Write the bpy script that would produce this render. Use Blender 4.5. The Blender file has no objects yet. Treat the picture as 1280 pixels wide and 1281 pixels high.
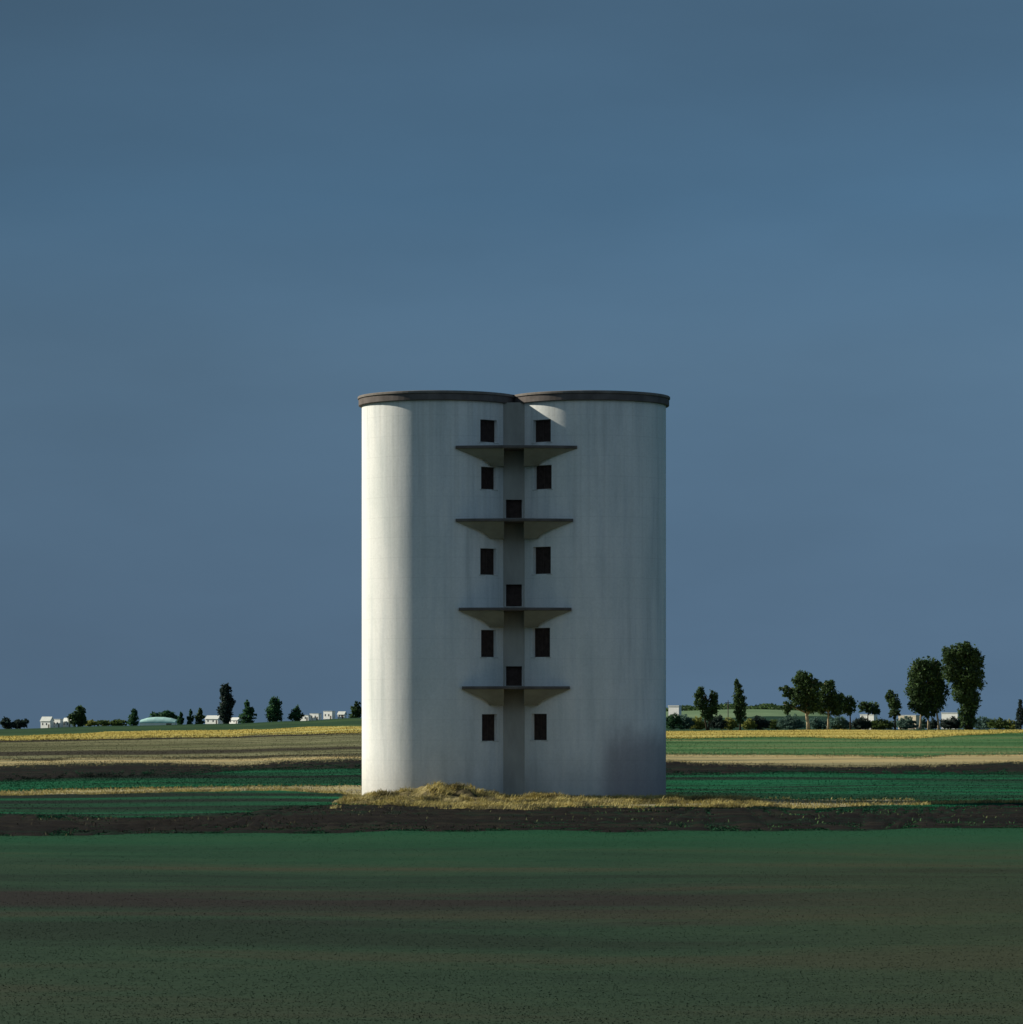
import bpy, math, random
import numpy as np
from mathutils import Vector, noise

scene = bpy.context.scene
COL = scene.collection
R = math.radians

# ------------------------------------------------------------------ camera
F = 4700.0            # focal length in photo pixels (1280 wide)
HZ = 900.0            # horizon row
CH = 4.9              # camera height (m)
D0 = 230.0            # distance of the silo
cam_d = bpy.data.cameras.new('camera')
cam_d.sensor_fit = 'HORIZONTAL'
cam_d.sensor_width = 36.0
cam_d.lens = F / 1280.0 * 36.0
cam_d.shift_y = (HZ - 640.5) / 1280.0
cam_d.clip_start = 0.5
cam_d.clip_end = 20000
cam = bpy.data.objects.new('camera', cam_d)
COL.objects.link(cam)
cam.location = (0, 0, CH)
cam.rotation_euler = (R(90), 0, 0)
scene.camera = cam

# ------------------------------------------------------------------ sky, sun
SUN_AZ = R(-72)       # from +Y (view direction), negative = to the left
SUN_EL = R(28)
w = bpy.data.worlds.new('World'); scene.world = w; w.use_nodes = True
nt = w.node_tree; nt.nodes.clear(); N = nt.nodes.new; Lk = nt.links.new
out = N('ShaderNodeOutputWorld'); bg = N('ShaderNodeBackground'); bg.inputs['Strength'].default_value = 0.080
Lk(bg.outputs[0], out.inputs['Surface'])
tc = N('ShaderNodeTexCoord')
sep = N('ShaderNodeSeparateXYZ'); Lk(tc.outputs['Generated'], sep.inputs[0])
def wmath(op, a, b=None, c=None, clamp=False):
    n = N('ShaderNodeMath'); n.operation = op; n.use_clamp = clamp
    for i, v in enumerate((a, b, c)):
        if v is None: continue
        if isinstance(v, (int, float)): n.inputs[i].default_value = v
        else: Lk(v, n.inputs[i])
    return n.outputs[0]
# storm light: the clear-air colour is taken from higher up in the sky, so that it stays deep near the horizon
zz_ = wmath('MULTIPLY_ADD', sep.outputs[2], 0.75, 0.55)
comb = N('ShaderNodeCombineXYZ'); Lk(sep.outputs[0], comb.inputs[0]); Lk(sep.outputs[1], comb.inputs[1]); Lk(zz_, comb.inputs[2])
nrm = N('ShaderNodeVectorMath'); nrm.operation = 'NORMALIZE'; Lk(comb.outputs[0], nrm.inputs[0])
sky = N('ShaderNodeTexSky'); sky.sky_type = 'NISHITA'; sky.sun_disc = False
sky.sun_elevation = SUN_EL; sky.sun_rotation = SUN_AZ
sky.air_density = 1.0; sky.dust_density = 0.6; sky.ozone_density = 1.0
Lk(nrm.outputs[0], sky.inputs['Vector'])
# faint cloud mottling
mp = N('ShaderNodeMapping'); mp.inputs['Scale'].default_value = (5, 5, 16); Lk(tc.outputs['Generated'], mp.inputs[0])
nz = N('ShaderNodeTexNoise'); nz.inputs['Scale'].default_value = 1.6; nz.inputs['Detail'].default_value = 5; nz.inputs['Roughness'].default_value = .52
Lk(mp.outputs[0], nz.inputs['Vector'])
mr = N('ShaderNodeMapRange'); mr.inputs['From Min'].default_value = .3; mr.inputs['From Max'].default_value = .7
mr.inputs['To Min'].default_value = .94; mr.inputs['To Max'].default_value = 1.06; Lk(nz.outputs['Fac'], mr.inputs['Value'])
# the storm bank: colour by elevation
ramp = N('ShaderNodeValToRGB'); cr = ramp.color_ramp
cr.elements[0].position = 0.0; cr.elements[0].color = (.66, .73, .69, 1)
cr.elements[1].position = 1.0; cr.elements[1].color = (.50, .62, .60, 1)
for p_, c_ in ((.021, (.68, .75, .70)), (.095, (.73, .86, .79)), (.137, (.60, .81, .79)), (.184, (.53, .68, .65))):
    e = cr.elements.new(p_); e.color = (*c_, 1)
Lk(sep.outputs[2], ramp.inputs[0])
m1 = N('ShaderNodeMix'); m1.data_type = 'RGBA'; m1.blend_type = 'MULTIPLY'; m1.inputs[0].default_value = 1
Lk(sky.outputs[0], m1.inputs[6]); Lk(ramp.outputs[0], m1.inputs[7])
azf = wmath('MINIMUM', wmath('MAXIMUM', wmath('MULTIPLY_ADD', sep.outputs[0], 1.25, .97), .6), 1.4)      # a little paler to the right
gain = wmath('MULTIPLY', mr.outputs[0], azf)
m2 = N('ShaderNodeVectorMath'); m2.operation = 'SCALE'; Lk(m1.outputs[2], m2.inputs[0]); Lk(gain, m2.inputs['Scale'])
# fill light added for the shaded walls: bluish glow in the sky behind the viewer
dt = N('ShaderNodeVectorMath'); dt.operation = 'DOT_PRODUCT'; Lk(tc.outputs['Generated'], dt.inputs[0]); dt.inputs[1].default_value = (-.12, -.96, .24)
cf = N('ShaderNodeMapRange'); cf.interpolation_type = 'SMOOTHSTEP'; cf.inputs['From Min'].default_value = .50; cf.inputs['From Max'].default_value = 1.0
Lk(dt.outputs['Value'], cf.inputs['Value'])
mx = N('ShaderNodeMix'); mx.data_type = 'RGBA'; Lk(cf.outputs[0], mx.inputs[0]); Lk(m2.outputs[0], mx.inputs[6]); mx.inputs[7].default_value = (2.2, 3.05, 3.9, 1)
Lk(mx.outputs[2], bg.inputs['Color'])

sun_d = bpy.data.lights.new('sun', 'SUN'); sun_d.energy = 5.0; sun_d.angle = R(.53); sun_d.color = (1, .94, .79)
sun = bpy.data.objects.new('sun', sun_d); COL.objects.link(sun)
sv = Vector((math.sin(SUN_AZ)*math.cos(SUN_EL), math.cos(SUN_AZ)*math.cos(SUN_EL), math.sin(SUN_EL)))
sun.rotation_euler = sv.to_track_quat('Z', 'Y').to_euler()

scene.render.engine = 'CYCLES'
scene.view_settings.view_transform = 'Standard'; scene.view_settings.look = 'None'
scene.view_settings.exposure = 0.30; scene.view_settings.gamma = 1; scene.view_settings.use_curve_mapping = False

# ------------------------------------------------------------------ helpers
def tag(o, label=None, cat=None, group=None, kind=None):
    if label: o['label'] = label
    if cat: o['category'] = cat
    if group: o['group'] = group
    if kind: o['kind'] = kind
    return o
def link(name, verts, faces, mat, parent=None, smooth=False):
    me = bpy.data.meshes.new(name)
    me.from_pydata([tuple(map(float, v)) for v in verts] if not isinstance(verts, np.ndarray) else verts.tolist(), [], faces)
    if smooth: me.polygons.foreach_set('use_smooth', [True]*len(me.polygons))
    me.materials.append(mat); me.update()
    o = bpy.data.objects.new(name, me); COL.objects.link(o)
    if parent: o.parent = parent
    return o
def link_np(name, v, f, mat, parent=None, smooth=False):
    """v (n,3) floats, f (m,k) ints with constant k"""
    me = bpy.data.meshes.new(name); n, k = f.shape
    me.vertices.add(len(v)); me.vertices.foreach_set('co', v.astype(np.float32).ravel())
    me.loops.add(n*k); me.loops.foreach_set('vertex_index', f.astype(np.int32).ravel())
    me.polygons.add(n); me.polygons.foreach_set('loop_start', (np.arange(n)*k).astype(np.int32))
    if smooth: me.polygons.foreach_set('use_smooth', np.ones(n, dtype=bool))
    me.materials.append(mat); me.update(); me.validate()
    o = bpy.data.objects.new(name, me); COL.objects.link(o)
    if parent: o.parent = parent
    return o
def empty(name, loc):
    o = bpy.data.objects.new(name, None); COL.objects.link(o); o.location = loc; o.empty_display_size = .5
    return o
class MB:
    def __init__(s): s.v = []; s.f = []
    def add(s, v, f):
        b = len(s.v); s.v += [tuple(p) for p in v]; s.f += [tuple(i+b for i in q) for q in f]
    def box(s, x0, x1, y0, y1, z0, z1):
        s.add([(x0,y0,z0),(x1,y0,z0),(x1,y1,z0),(x0,y1,z0),(x0,y0,z1),(x1,y0,z1),(x1,y1,z1),(x0,y1,z1)],
              [(0,3,2,1),(4,5,6,7),(0,1,5,4),(1,2,6,5),(2,3,7,6),(3,0,4,7)])
    def loft(s, rings, cap=True):
        n = len(rings[0]); v = [p for r in rings for p in r]; f = []
        for i in range(len(rings)-1):
            for j in range(n):
                k = (j+1) % n
                f.append((i*n+j, i*n+k, (i+1)*n+k, (i+1)*n+j))
        if cap: f.append(tuple(range(n-1, -1, -1))); f.append(tuple((len(rings)-1)*n+j for j in range(n)))
        s.add(v, f)
    def tube(s, pts, rad, n=7):
        rings = []
        for i, p in enumerate(pts):
            a = Vector(pts[max(0, i-1)]); b = Vector(pts[min(len(pts)-1, i+1)]); d = (b-a).normalized()
            u = d.cross(Vector((0, 1, .01))).normalized(); w_ = d.cross(u)
            r = rad[i] if hasattr(rad, '__len__') else rad
            rings.append([Vector(p) + (u*math.cos(t)+w_*math.sin(t))*r for t in [2*math.pi*j/n for j in range(n)]])
        s.loft(rings)
    def build(s, name, mat, parent=None, smooth=False): return link(name, s.v, s.f, mat, parent, smooth)

def interp(pts, x):
    if x <= pts[0][0]: return pts[0][1]
    for (a, b), (c, d) in zip(pts, pts[1:]):
        if x <= c:
            t = (x-a)/(c-a); t = t*t*(3-2*t)
            return b+(d-b)*t
    return pts[-1][1]

# ------------------------------------------------------------------ materials
def mat(name):
    m = bpy.data.materials.new(name); m.use_nodes = True
    t = m.node_tree; b = t.nodes['Principled BSDF']; b.inputs['Roughness'].default_value = .9
    b.inputs['Specular IOR Level'].default_value = .04
    return m, t, b
def nnode(t, typ, **kw):
    n = t.nodes.new(typ)
    for k, v in kw.items():
        if k in n.inputs: n.inputs[k].default_value = v
        else: setattr(n, k, v)
    return n
def noise_fac(t, scale, vscale=(1,1,1), detail=5, rough=.6, coord='pos'):
    if coord == 'pos': src = t.nodes.new('ShaderNodeNewGeometry').outputs['Position']
    else: src = t.nodes.new('ShaderNodeTexCoord').outputs['Object']
    mp = nnode(t, 'ShaderNodeMapping'); mp.inputs['Scale'].default_value = vscale; t.links.new(src, mp.inputs[0])
    n = nnode(t, 'ShaderNodeTexNoise', Scale=scale, Detail=detail, Roughness=rough); t.links.new(mp.outputs[0], n.inputs['Vector'])
    return n.outputs['Fac']
def ramp_(t, fac, stops):
    r = t.nodes.new('ShaderNodeValToRGB'); c = r.color_ramp
    while len(c.elements) < len(stops): c.elements.new(.5)
    for e, (p, col) in zip(c.elements, stops): e.position = p; e.color = (*col, 1)
    t.links.new(fac, r.inputs[0]); return r.outputs[0]
def mixc(t, fac, a, b, mode='MIX'):
    m = t.nodes.new('ShaderNodeMix'); m.data_type = 'RGBA'; m.blend_type = mode
    for i, v in ((0, fac), (6, a), (7, b)):
        if isinstance(v, (int, float)): m.inputs[i].default_value = v
        elif isinstance(v, tuple): m.inputs[i].default_value = (*v, 1)
        else: t.links.new(v, m.inputs[i])
    return m.outputs[2]
def maprange(t, fac, a, b, c, d, smooth=False):
    m = t.nodes.new('ShaderNodeMapRange'); t.links.new(fac, m.inputs['Value'])
    if smooth: m.interpolation_type = 'SMOOTHSTEP'
    for k, v in (('From Min', a), ('From Max', b), ('To Min', c), ('To Max', d)): m.inputs[k].default_value = v
    return m.outputs[0]
def bump(t, b, h, strength=.5, dist=.1):
    n = nnode(t, 'ShaderNodeBump', Strength=strength, Distance=dist); t.links.new(h, n.inputs['Height']); t.links.new(n.outputs[0], b.inputs['Normal'])
def posxyz(t):
    s = t.nodes.new('ShaderNodeSeparateXYZ'); t.links.new(t.nodes.new('ShaderNodeNewGeometry').outputs['Position'], s.inputs[0]); return s.outputs

def field_mat(name, stops, streak=(.03, .22), fine=.9, amp=.35, bumpd=.12, extra=None):
    """ground cover: long streaks across the view, mid patches and fine grain"""
    m, t, b = mat(name)
    f1 = noise_fac(t, 1.0, (streak[0], streak[1], 0), 5, .55)
    col = ramp_(t, f1, stops)
    if extra: col = extra(t, col)
    f2 = noise_fac(t, fine, (.6, 1.6, 1), 6, .7)
    g = maprange(t, f2, .25, .75, 1-amp, 1+amp)
    col2 = mixc(t, 1.0, col, g, 'MULTIPLY')
    t.links.new(col2, b.inputs['Base Color'])
    bump(t, b, f2, .9, bumpd)
    return m

def fg_extra(t, col):
    x, y, z = posxyz(t)
    # long brown bare streak across the left and middle of the near field, olive tint to the right
    n = noise_fac(t, 1.0, (.05, .12, 0), 4, .55)
    yd = nnode(t, 'ShaderNodeMath', operation='MULTIPLY_ADD'); t.links.new(n, yd.inputs[0]); yd.inputs[1].default_value = 34; t.links.new(y, yd.inputs[2])
    band = ramp_(t, maprange(t, yd.outputs[0], 96, 146, 0, 1), [(0, (0,0,0)), (.22, (.1,.1,.1)), (.36, (.9,.9,.9)), (.50, (1,1,1)), (.66, (.1,.1,.1)), (1, (0,0,0))])
    xf = maprange(t, x, 2, 14, 1, .35, True)
    fac = nnode(t, 'ShaderNodeMath', operation='MULTIPLY'); t.links.new(band, fac.inputs[0]); t.links.new(xf, fac.inputs[1])
    col = mixc(t, fac.outputs[0], col, (.026, .024, .022))
    # nearest part: greyer, mixed with dead stems
    near = maprange(t, y, 62, 105, .55, 0, True)
    col = mixc(t, near, col, (.032, .047, .031))
    # fresher green along the far edge
    ol = maprange(t, x, 1, 13, 0, .4, True)
    col = mixc(t, ol, col, (.044, .048, .028))
    far = maprange(t, yd.outputs[0], 138, 178, 0, .85, True)
    return mixc(t, far, col, (.013, .070, .033))

M = {}
M['fg'] = field_mat('meadow grass', [(.38, (.016, .030, .020)), (.47, (.020, .046, .028)), (.53, (.026, .055, .032)), (.62, (.044, .052, .032))], (.03, .10), 1.6, .2, .08, fg_extra)
M['soil'] = field_mat('dark soil', [(.36, (.010, .022, .014)), (.44, (.011, .010, .009)), (.52, (.014, .012, .011)), (.58, (.022, .020, .015)), (.66, (.011, .022, .014))], (.03, .22), 1.4, .4, .2)
M['green'] = field_mat('lush crop', [(.38, (.013, .022, .017)), (.46, (.013, .046, .025)), (.53, (.012, .072, .036)), (.58, (.011, .115, .052)), (.66, (.016, .040, .026))], (.016, .08), .8, .22, .2)
M['path'] = field_mat('dry verge', [(.4, (.16, .15, .12)), (.48, (.34, .31, .20)), (.54, (.46, .38, .17)), (.62, (.24, .22, .17))], (.06, .6), 1.2, .25, .1)
M['tan'] = field_mat('pale stubble', [(.38, (.14, .13, .075)), (.5, (.27, .24, .13)), (.6, (.40, .32, .16))], (.015, .12), .8, .2, .1)
def olive_extra(t, col):
    x, y, z = posxyz(t)
    n = noise_fac(t, 1.0, (.010, .05, 0), 5, .6)
    g = ramp_(t, n, [(.38, (.030, .075, .028)), (.48, (.050, .135, .050)), (.56, (.085, .16, .065)), (.64, (.15, .17, .075))])
    return mixc(t, maprange(t, x, -4, 10, 0, 1, True), col, g)
M['olive'] = field_mat('rough pasture', [(.38, (.045, .040, .028)), (.47, (.12, .12, .062)), (.53, (.20, .20, .11)), (.58, (.075, .075, .038)), (.66, (.15, .16, .08))], (.010, .05), .6, .28, .15, olive_extra)
M['yellow'] = field_mat('ripe cereal', [(.38, (.32, .25, .06)), (.5, (.48, .38, .10)), (.62, (.46, .42, .15))], (.012, .1), .5, .18, .1)
M['far'] = field_mat('distant pasture', [(.3, (.020, .050, .028)), (.55, (.040, .080, .035)), (.7, (.12, .15, .05))], (.006, .03), .3, .3, .2)
def hill_extra(t, col):
    x, y, z = posxyz(t)     # light meadow near the crest, dark crop on the lower slope
    n = noise_fac(t, 1.0, (.02, .02, 0), 3, .5)
    zn = nnode(t, 'ShaderNodeMath', operation='MULTIPLY_ADD'); t.links.new(n, zn.inputs[0]); zn.inputs[1].default_value = 3.0; t.links.new(z, zn.inputs[2])
    return mixc(t, maprange(t, zn.outputs[0], 7.0, 7.5, 1, 0, True), col, (.020, .050, .035))
M['hill'] = field_mat('hill meadow', [(.3, (.09, .15, .08)), (.5, (.13, .20, .11)), (.7, (.17, .24, .14))], (.01, .02), .3, .25, .2, hill_extra)

# ------------------------------------------------------------------ terrain
DF, DT, DH = 275.0, 600.0, 1700.0
PYB = [(-150, 913), (0, 912), (150, 908), (280, 905.5), (370, 902), (450, 898), (560, 899), (700, 907), (835, 913), (1280, 912), (1400, 912)]
def terrain(X, d):
    d = max(d, 1.0)
    px = 640 + X*F/max(d, 60)
    pb = interp(PYB, px)
    und = 0.05*math.sin(X*.23+d*.05)+.04*math.sin(X*.11-d*.13+1.3)
    if d <= DF - 25: return und if d > 20 else und*0
    zr = CH-(pb-HZ)*DT/F
    zf = CH-(pb-HZ+1.0)*DH/F
    if d <= DT:
        t = (d-DF+25)/(DT-DF+25)
        t = t*t/(.16)*.5*1 if t < .08 else (t-.04)/.96 if True else t
        if d-DF+25 < .08*(DT-DF+25):
            u = (d-DF+25)/(DT-DF+25); t = u*u/.16/.96
        return zr*t + und*(1-t)
    if d <= DH: return zr+(zf-zr)*(d-DT)/(DH-DT)
    t = min(1, (d-DH)/2200); t = t*t*(3-2*t)
    return zf+(-22-zf)*t
def gdist(px, py):
    lo, hi = 20.0, DT*1.02
    X = lambda d: (px-640)*d/F
    f = lambda d: HZ + F*(CH-terrain(X(d), d))/d
    for _ in range(50):
        m = (lo+hi)/2
        if f(m) > py: lo = m
        else: hi = m
    return lo

B = [None,
 [(-100,1045),(0,1045),(300,1042),(640,1040),(900,1040),(1280,1036),(1400,1036)],
 [(-100,1018),(0,1019),(200,1023),(300,1016),(380,1008),(440,1004),(500,1007),(640,1009),(840,1010),(900,1011),(1000,1013),(1100,1011),(1280,1007)],
 [(-100,995),(0,995),(100,993.5),(240,990.5),(340,989),(420,992),(470,1003),(540,1007),(640,1008),(840,1009),(900,1010),(950,1009),(1000,1011),(1080,1008),(1140,1007),(1200,1005),(1280,1004)],
 [(-100,991),(0,991),(100,988),(240,985),(340,984),(400,983),(440,982),(640,995),(840,999),(950,999),(1050,1001),(1130,1000),(1170,1002.5),(1280,1003)],
 [(-100,976),(0,976),(120,972),(240,968),(340,962),(430,961),(640,968),(840,968),(1000,966),(1100,968),(1280,968)],
 [(-100,957),(0,958),(60,957),(100,955),(200,955),(300,957),(360,952),(440,950),(640,954),(840,952),(880,955),(950,957),(1050,959),(1150,958),(1280,953)],
 [(-100,950),(0,950),(60,952),(100,948),(240,948),(320,949),(360,946),(440,947),(640,946),(840,944),(1050,945),(1150,948),(1200,944),(1280,944)],
 [(-100,927),(0,927),(100,925.5),(220,922),(280,922),(330,919),(440,917.5),(640,925),(840,924),(950,922),(1100,924.5),(1280,917)],
 [(-100,921),(0,921),(100,918),(140,915.5),(240,914),(340,912),(380,909.5),(440,908.5),(640,910.5),(840,914.5),(900,914),(1050,913.2),(1280,913)]]
US = np.concatenate([np.linspace(-.6, -.18, 22)[:-1], np.linspace(-.18, .18, 260), np.linspace(.18, .6, 22)[1:]])
rows = [np.full(len(US), 12.0)]
for k in range(1, 10):
    r = []
    for u in US:
        px = 640+u*F; pc = min(max(px, -90), 1390)
        wob = 1.0*noise.noise(Vector((px*.011, k*7.3, 0)))*(2.4 if k in (1, 2) else 1.6 if k == 3 else 1.1) + .5*noise.noise(Vector((px*.05, k*3.1, 5)))
        r.append(gdist(pc, interp(B[k], pc)+wob))
    rows.append(np.array(r))
rows.append(np.full(len(US), 6500.0))
for k in range(1, len(rows)): rows[k] = np.maximum(rows[k], rows[k-1]+.25)
BAND = [('grass_field', 'fg', 90), ('ploughed_field', 'soil', 30), ('crop_strip', 'green', 16), ('dirt_path', 'path', 10), ('green_field', 'green', 30),
        ('dark_soil_strip', 'soil', 12), ('pale_stubble_strip', 'tan', 10), ('pasture', 'olive', 24), ('ripe_cereal_field', 'yellow', 14), ('distant_field', 'far', 60)]
BMAT = {'tan': 'tan'}
def dist_rows(k, n, a, b):
    t = np.linspace(0, 1, n+1)[:, None]
    if k in (0, 9): return np.exp(np.log(a)[None]*(1-t)+np.log(b)[None]*t)
    return a[None]*(1-t)+b[None]*t
for k, (nm, mk, n) in enumerate(BAND):
    dd = dist_rows(k, n, rows[k], rows[k+1]); nu = len(US)
    V = np.zeros((n+1, nu, 3))
    for i in range(n+1):
        for j in range(nu):
            d = dd[i, j]; X = US[j]*d
            z = terrain(X, d)
            if mk == 'soil' and 0 < i < n: z += .09*noise.noise(Vector((X*.5, d*1.7, 1)))+.05*math.sin(d*5.0)
            V[i, j] = (X, d, z)
    idx = np.arange((n+1)*nu).reshape(n+1, nu)
    fc = np.stack([idx[:-1, :-1], idx[:-1, 1:], idx[1:, 1:], idx[1:, :-1]], -1).reshape(-1, 4)
    o = link_np(nm, V.reshape(-1, 3), fc, M[mk], smooth=True); tag(o, kind='structure')
# everything outside the fan in front of the camera, one sheet
mb = MB()
ds = [12, 60, 150, 250, 275, 340, 420, 500, 600, 900, 1300, 1700, 2400, 3200, 3900, 6500]
for s in (-1, 1):
    ring = [[(s*.6*d, d, terrain(s*.6*d, d)), (s*(.6*d+1500+d*.5), d, terrain(s*.6*d, d)-1)] for d in ds]
    for a, b in zip(ring, ring[1:]): mb.add([a[0], a[1], b[1], b[0]], [(0, 1, 2, 3) if s > 0 else (3, 2, 1, 0)])
mb.add([(-1507, 12, -.01), (1507, 12, -.01), (1507, -3000, -.01), (-1507, -3000, -.01)], [(3, 2, 1, 0)])
tag(mb.build('ground', M['fg']), kind='structure')

# low hill beyond the trees on the right
def hill_z(X, d): return -2 + 9.7*math.exp(-((d-1150)/150)**2)*math.exp(-(max(0, abs(X-56)-34)/13)**2) + .35*math.sin(X*.11)
g = [(X, d) for d in np.linspace(850, 1450, 41) for X in np.linspace(-40, 165, 60)]
V = np.array([(X, d, hill_z(X, d)) for X, d in g]); idx = np.arange(41*60).reshape(41, 60)
o = link_np('hill', V, np.stack([idx[:-1, :-1], idx[:-1, 1:], idx[1:, 1:], idx[1:, :-1]], -1).reshape(-1, 4), M['hill'], smooth=True); tag(o, kind='structure')

# ------------------------------------------------------------------ silo
S = 4700/230.0
m, t, b = mat('weathered whitewash')
f1 = noise_fac(t, 1.0, (1.1, 1.1, .10), 6, .6, 'obj')
f2 = noise_fac(t, .35, (1, 1, .7), 5, .6, 'obj')
f3 = noise_fac(t, 7.0, (1, 1, 1), 5, .7, 'obj')
col = ramp_(t, f1, [(.30, (.62, .64, .63)), (.44, (.75, .76, .75)), (.54, (.81, .81, .785)), (.68, (.84, .84, .82))])
col = mixc(t, maprange(t, f2, .42, .72, 0, .55), col, (.62, .66, .64))
# walls browner at the foot, with a dark purplish patch low on the right
x, y, z = t.nodes.new('ShaderNodeSeparateXYZ').outputs
tcn = t.nodes.new('ShaderNodeTexCoord'); sp = t.nodes.new('ShaderNodeSeparateXYZ'); t.links.new(tcn.outputs['Object'], sp.inputs[0])
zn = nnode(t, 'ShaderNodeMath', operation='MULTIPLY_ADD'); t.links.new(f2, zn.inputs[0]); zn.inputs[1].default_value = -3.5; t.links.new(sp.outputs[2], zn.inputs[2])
col = mixc(t, maprange(t, zn.outputs[0], -1.9, 1.6, .45, 0, True), col, (.30, .28, .25))
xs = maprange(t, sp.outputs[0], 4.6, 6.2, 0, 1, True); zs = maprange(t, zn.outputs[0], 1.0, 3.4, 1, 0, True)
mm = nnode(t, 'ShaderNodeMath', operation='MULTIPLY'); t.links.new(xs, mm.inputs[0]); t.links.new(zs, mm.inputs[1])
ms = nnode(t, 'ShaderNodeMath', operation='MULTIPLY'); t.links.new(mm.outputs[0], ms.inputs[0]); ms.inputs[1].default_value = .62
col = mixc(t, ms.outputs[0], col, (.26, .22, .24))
# faint horizontal lift joints of the slip-formed concrete
wv = nnode(t, 'ShaderNodeMath', operation='PINGPONG'); t.links.new(sp.outputs[2], wv.inputs[0]); wv.inputs[1].default_value = .61
lj = maprange(t, wv.outputs[0], 0, .035, .92, 1)
# rain streaks running down from the rim
f4 = noise_fac(t, 1.0, (3.2, 3.2, .05), 4, .6, 'obj')
st = nnode(t, 'ShaderNodeMath', operation='MULTIPLY'); t.links.new(maprange(t, f4, .48, .66, 0, .2), st.inputs[0]); t.links.new(maprange(t, sp.outputs[2], 12, 24, .25, 1), st.inputs[1])
col = mixc(t, st.outputs[0], col, (.36, .35, .31))
col = mixc(t, 1.0, col, lj, 'MULTIPLY')
col = mixc(t, 1.0, col, maprange(t, f3, .3, .7, .93, 1.05), 'MULTIPLY')
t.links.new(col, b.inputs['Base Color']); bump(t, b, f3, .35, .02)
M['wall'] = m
def plain(name, c, amp=.2, sc=3., rough=.85, vs=(1,1,1)):
    m, t, b = mat(name); f = noise_fac(t, sc, vs, 5, .6)
    lo = tuple(v*(1-amp) for v in c); hi = tuple(v*(1+amp) for v in c)
    t.links.new(ramp_(t, f, [(.3, lo), (.7, hi)]), b.inputs['Base Color']); b.inputs['Roughness'].default_value = rough
    bump(t, b, f, .3, .02); return m
M['rim'] = plain('stained concrete rim', (.135, .118, .112), .25, 1.3)
M['riml'] = plain('rim cap', (.20, .18, .165), .25, 1.3)
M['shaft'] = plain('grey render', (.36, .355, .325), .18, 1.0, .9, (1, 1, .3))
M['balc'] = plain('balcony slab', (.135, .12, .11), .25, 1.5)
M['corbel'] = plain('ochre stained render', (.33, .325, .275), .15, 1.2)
M['dark'] = plain('dark brown board', (.050, .036, .032), .3, 4.0)
M['frame'] = plain('brown frame', (.065, .048, .042), .2, 4.0)
M['sill'] = plain('window sill', (.55, .56, .53), .1, 3.)

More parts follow.
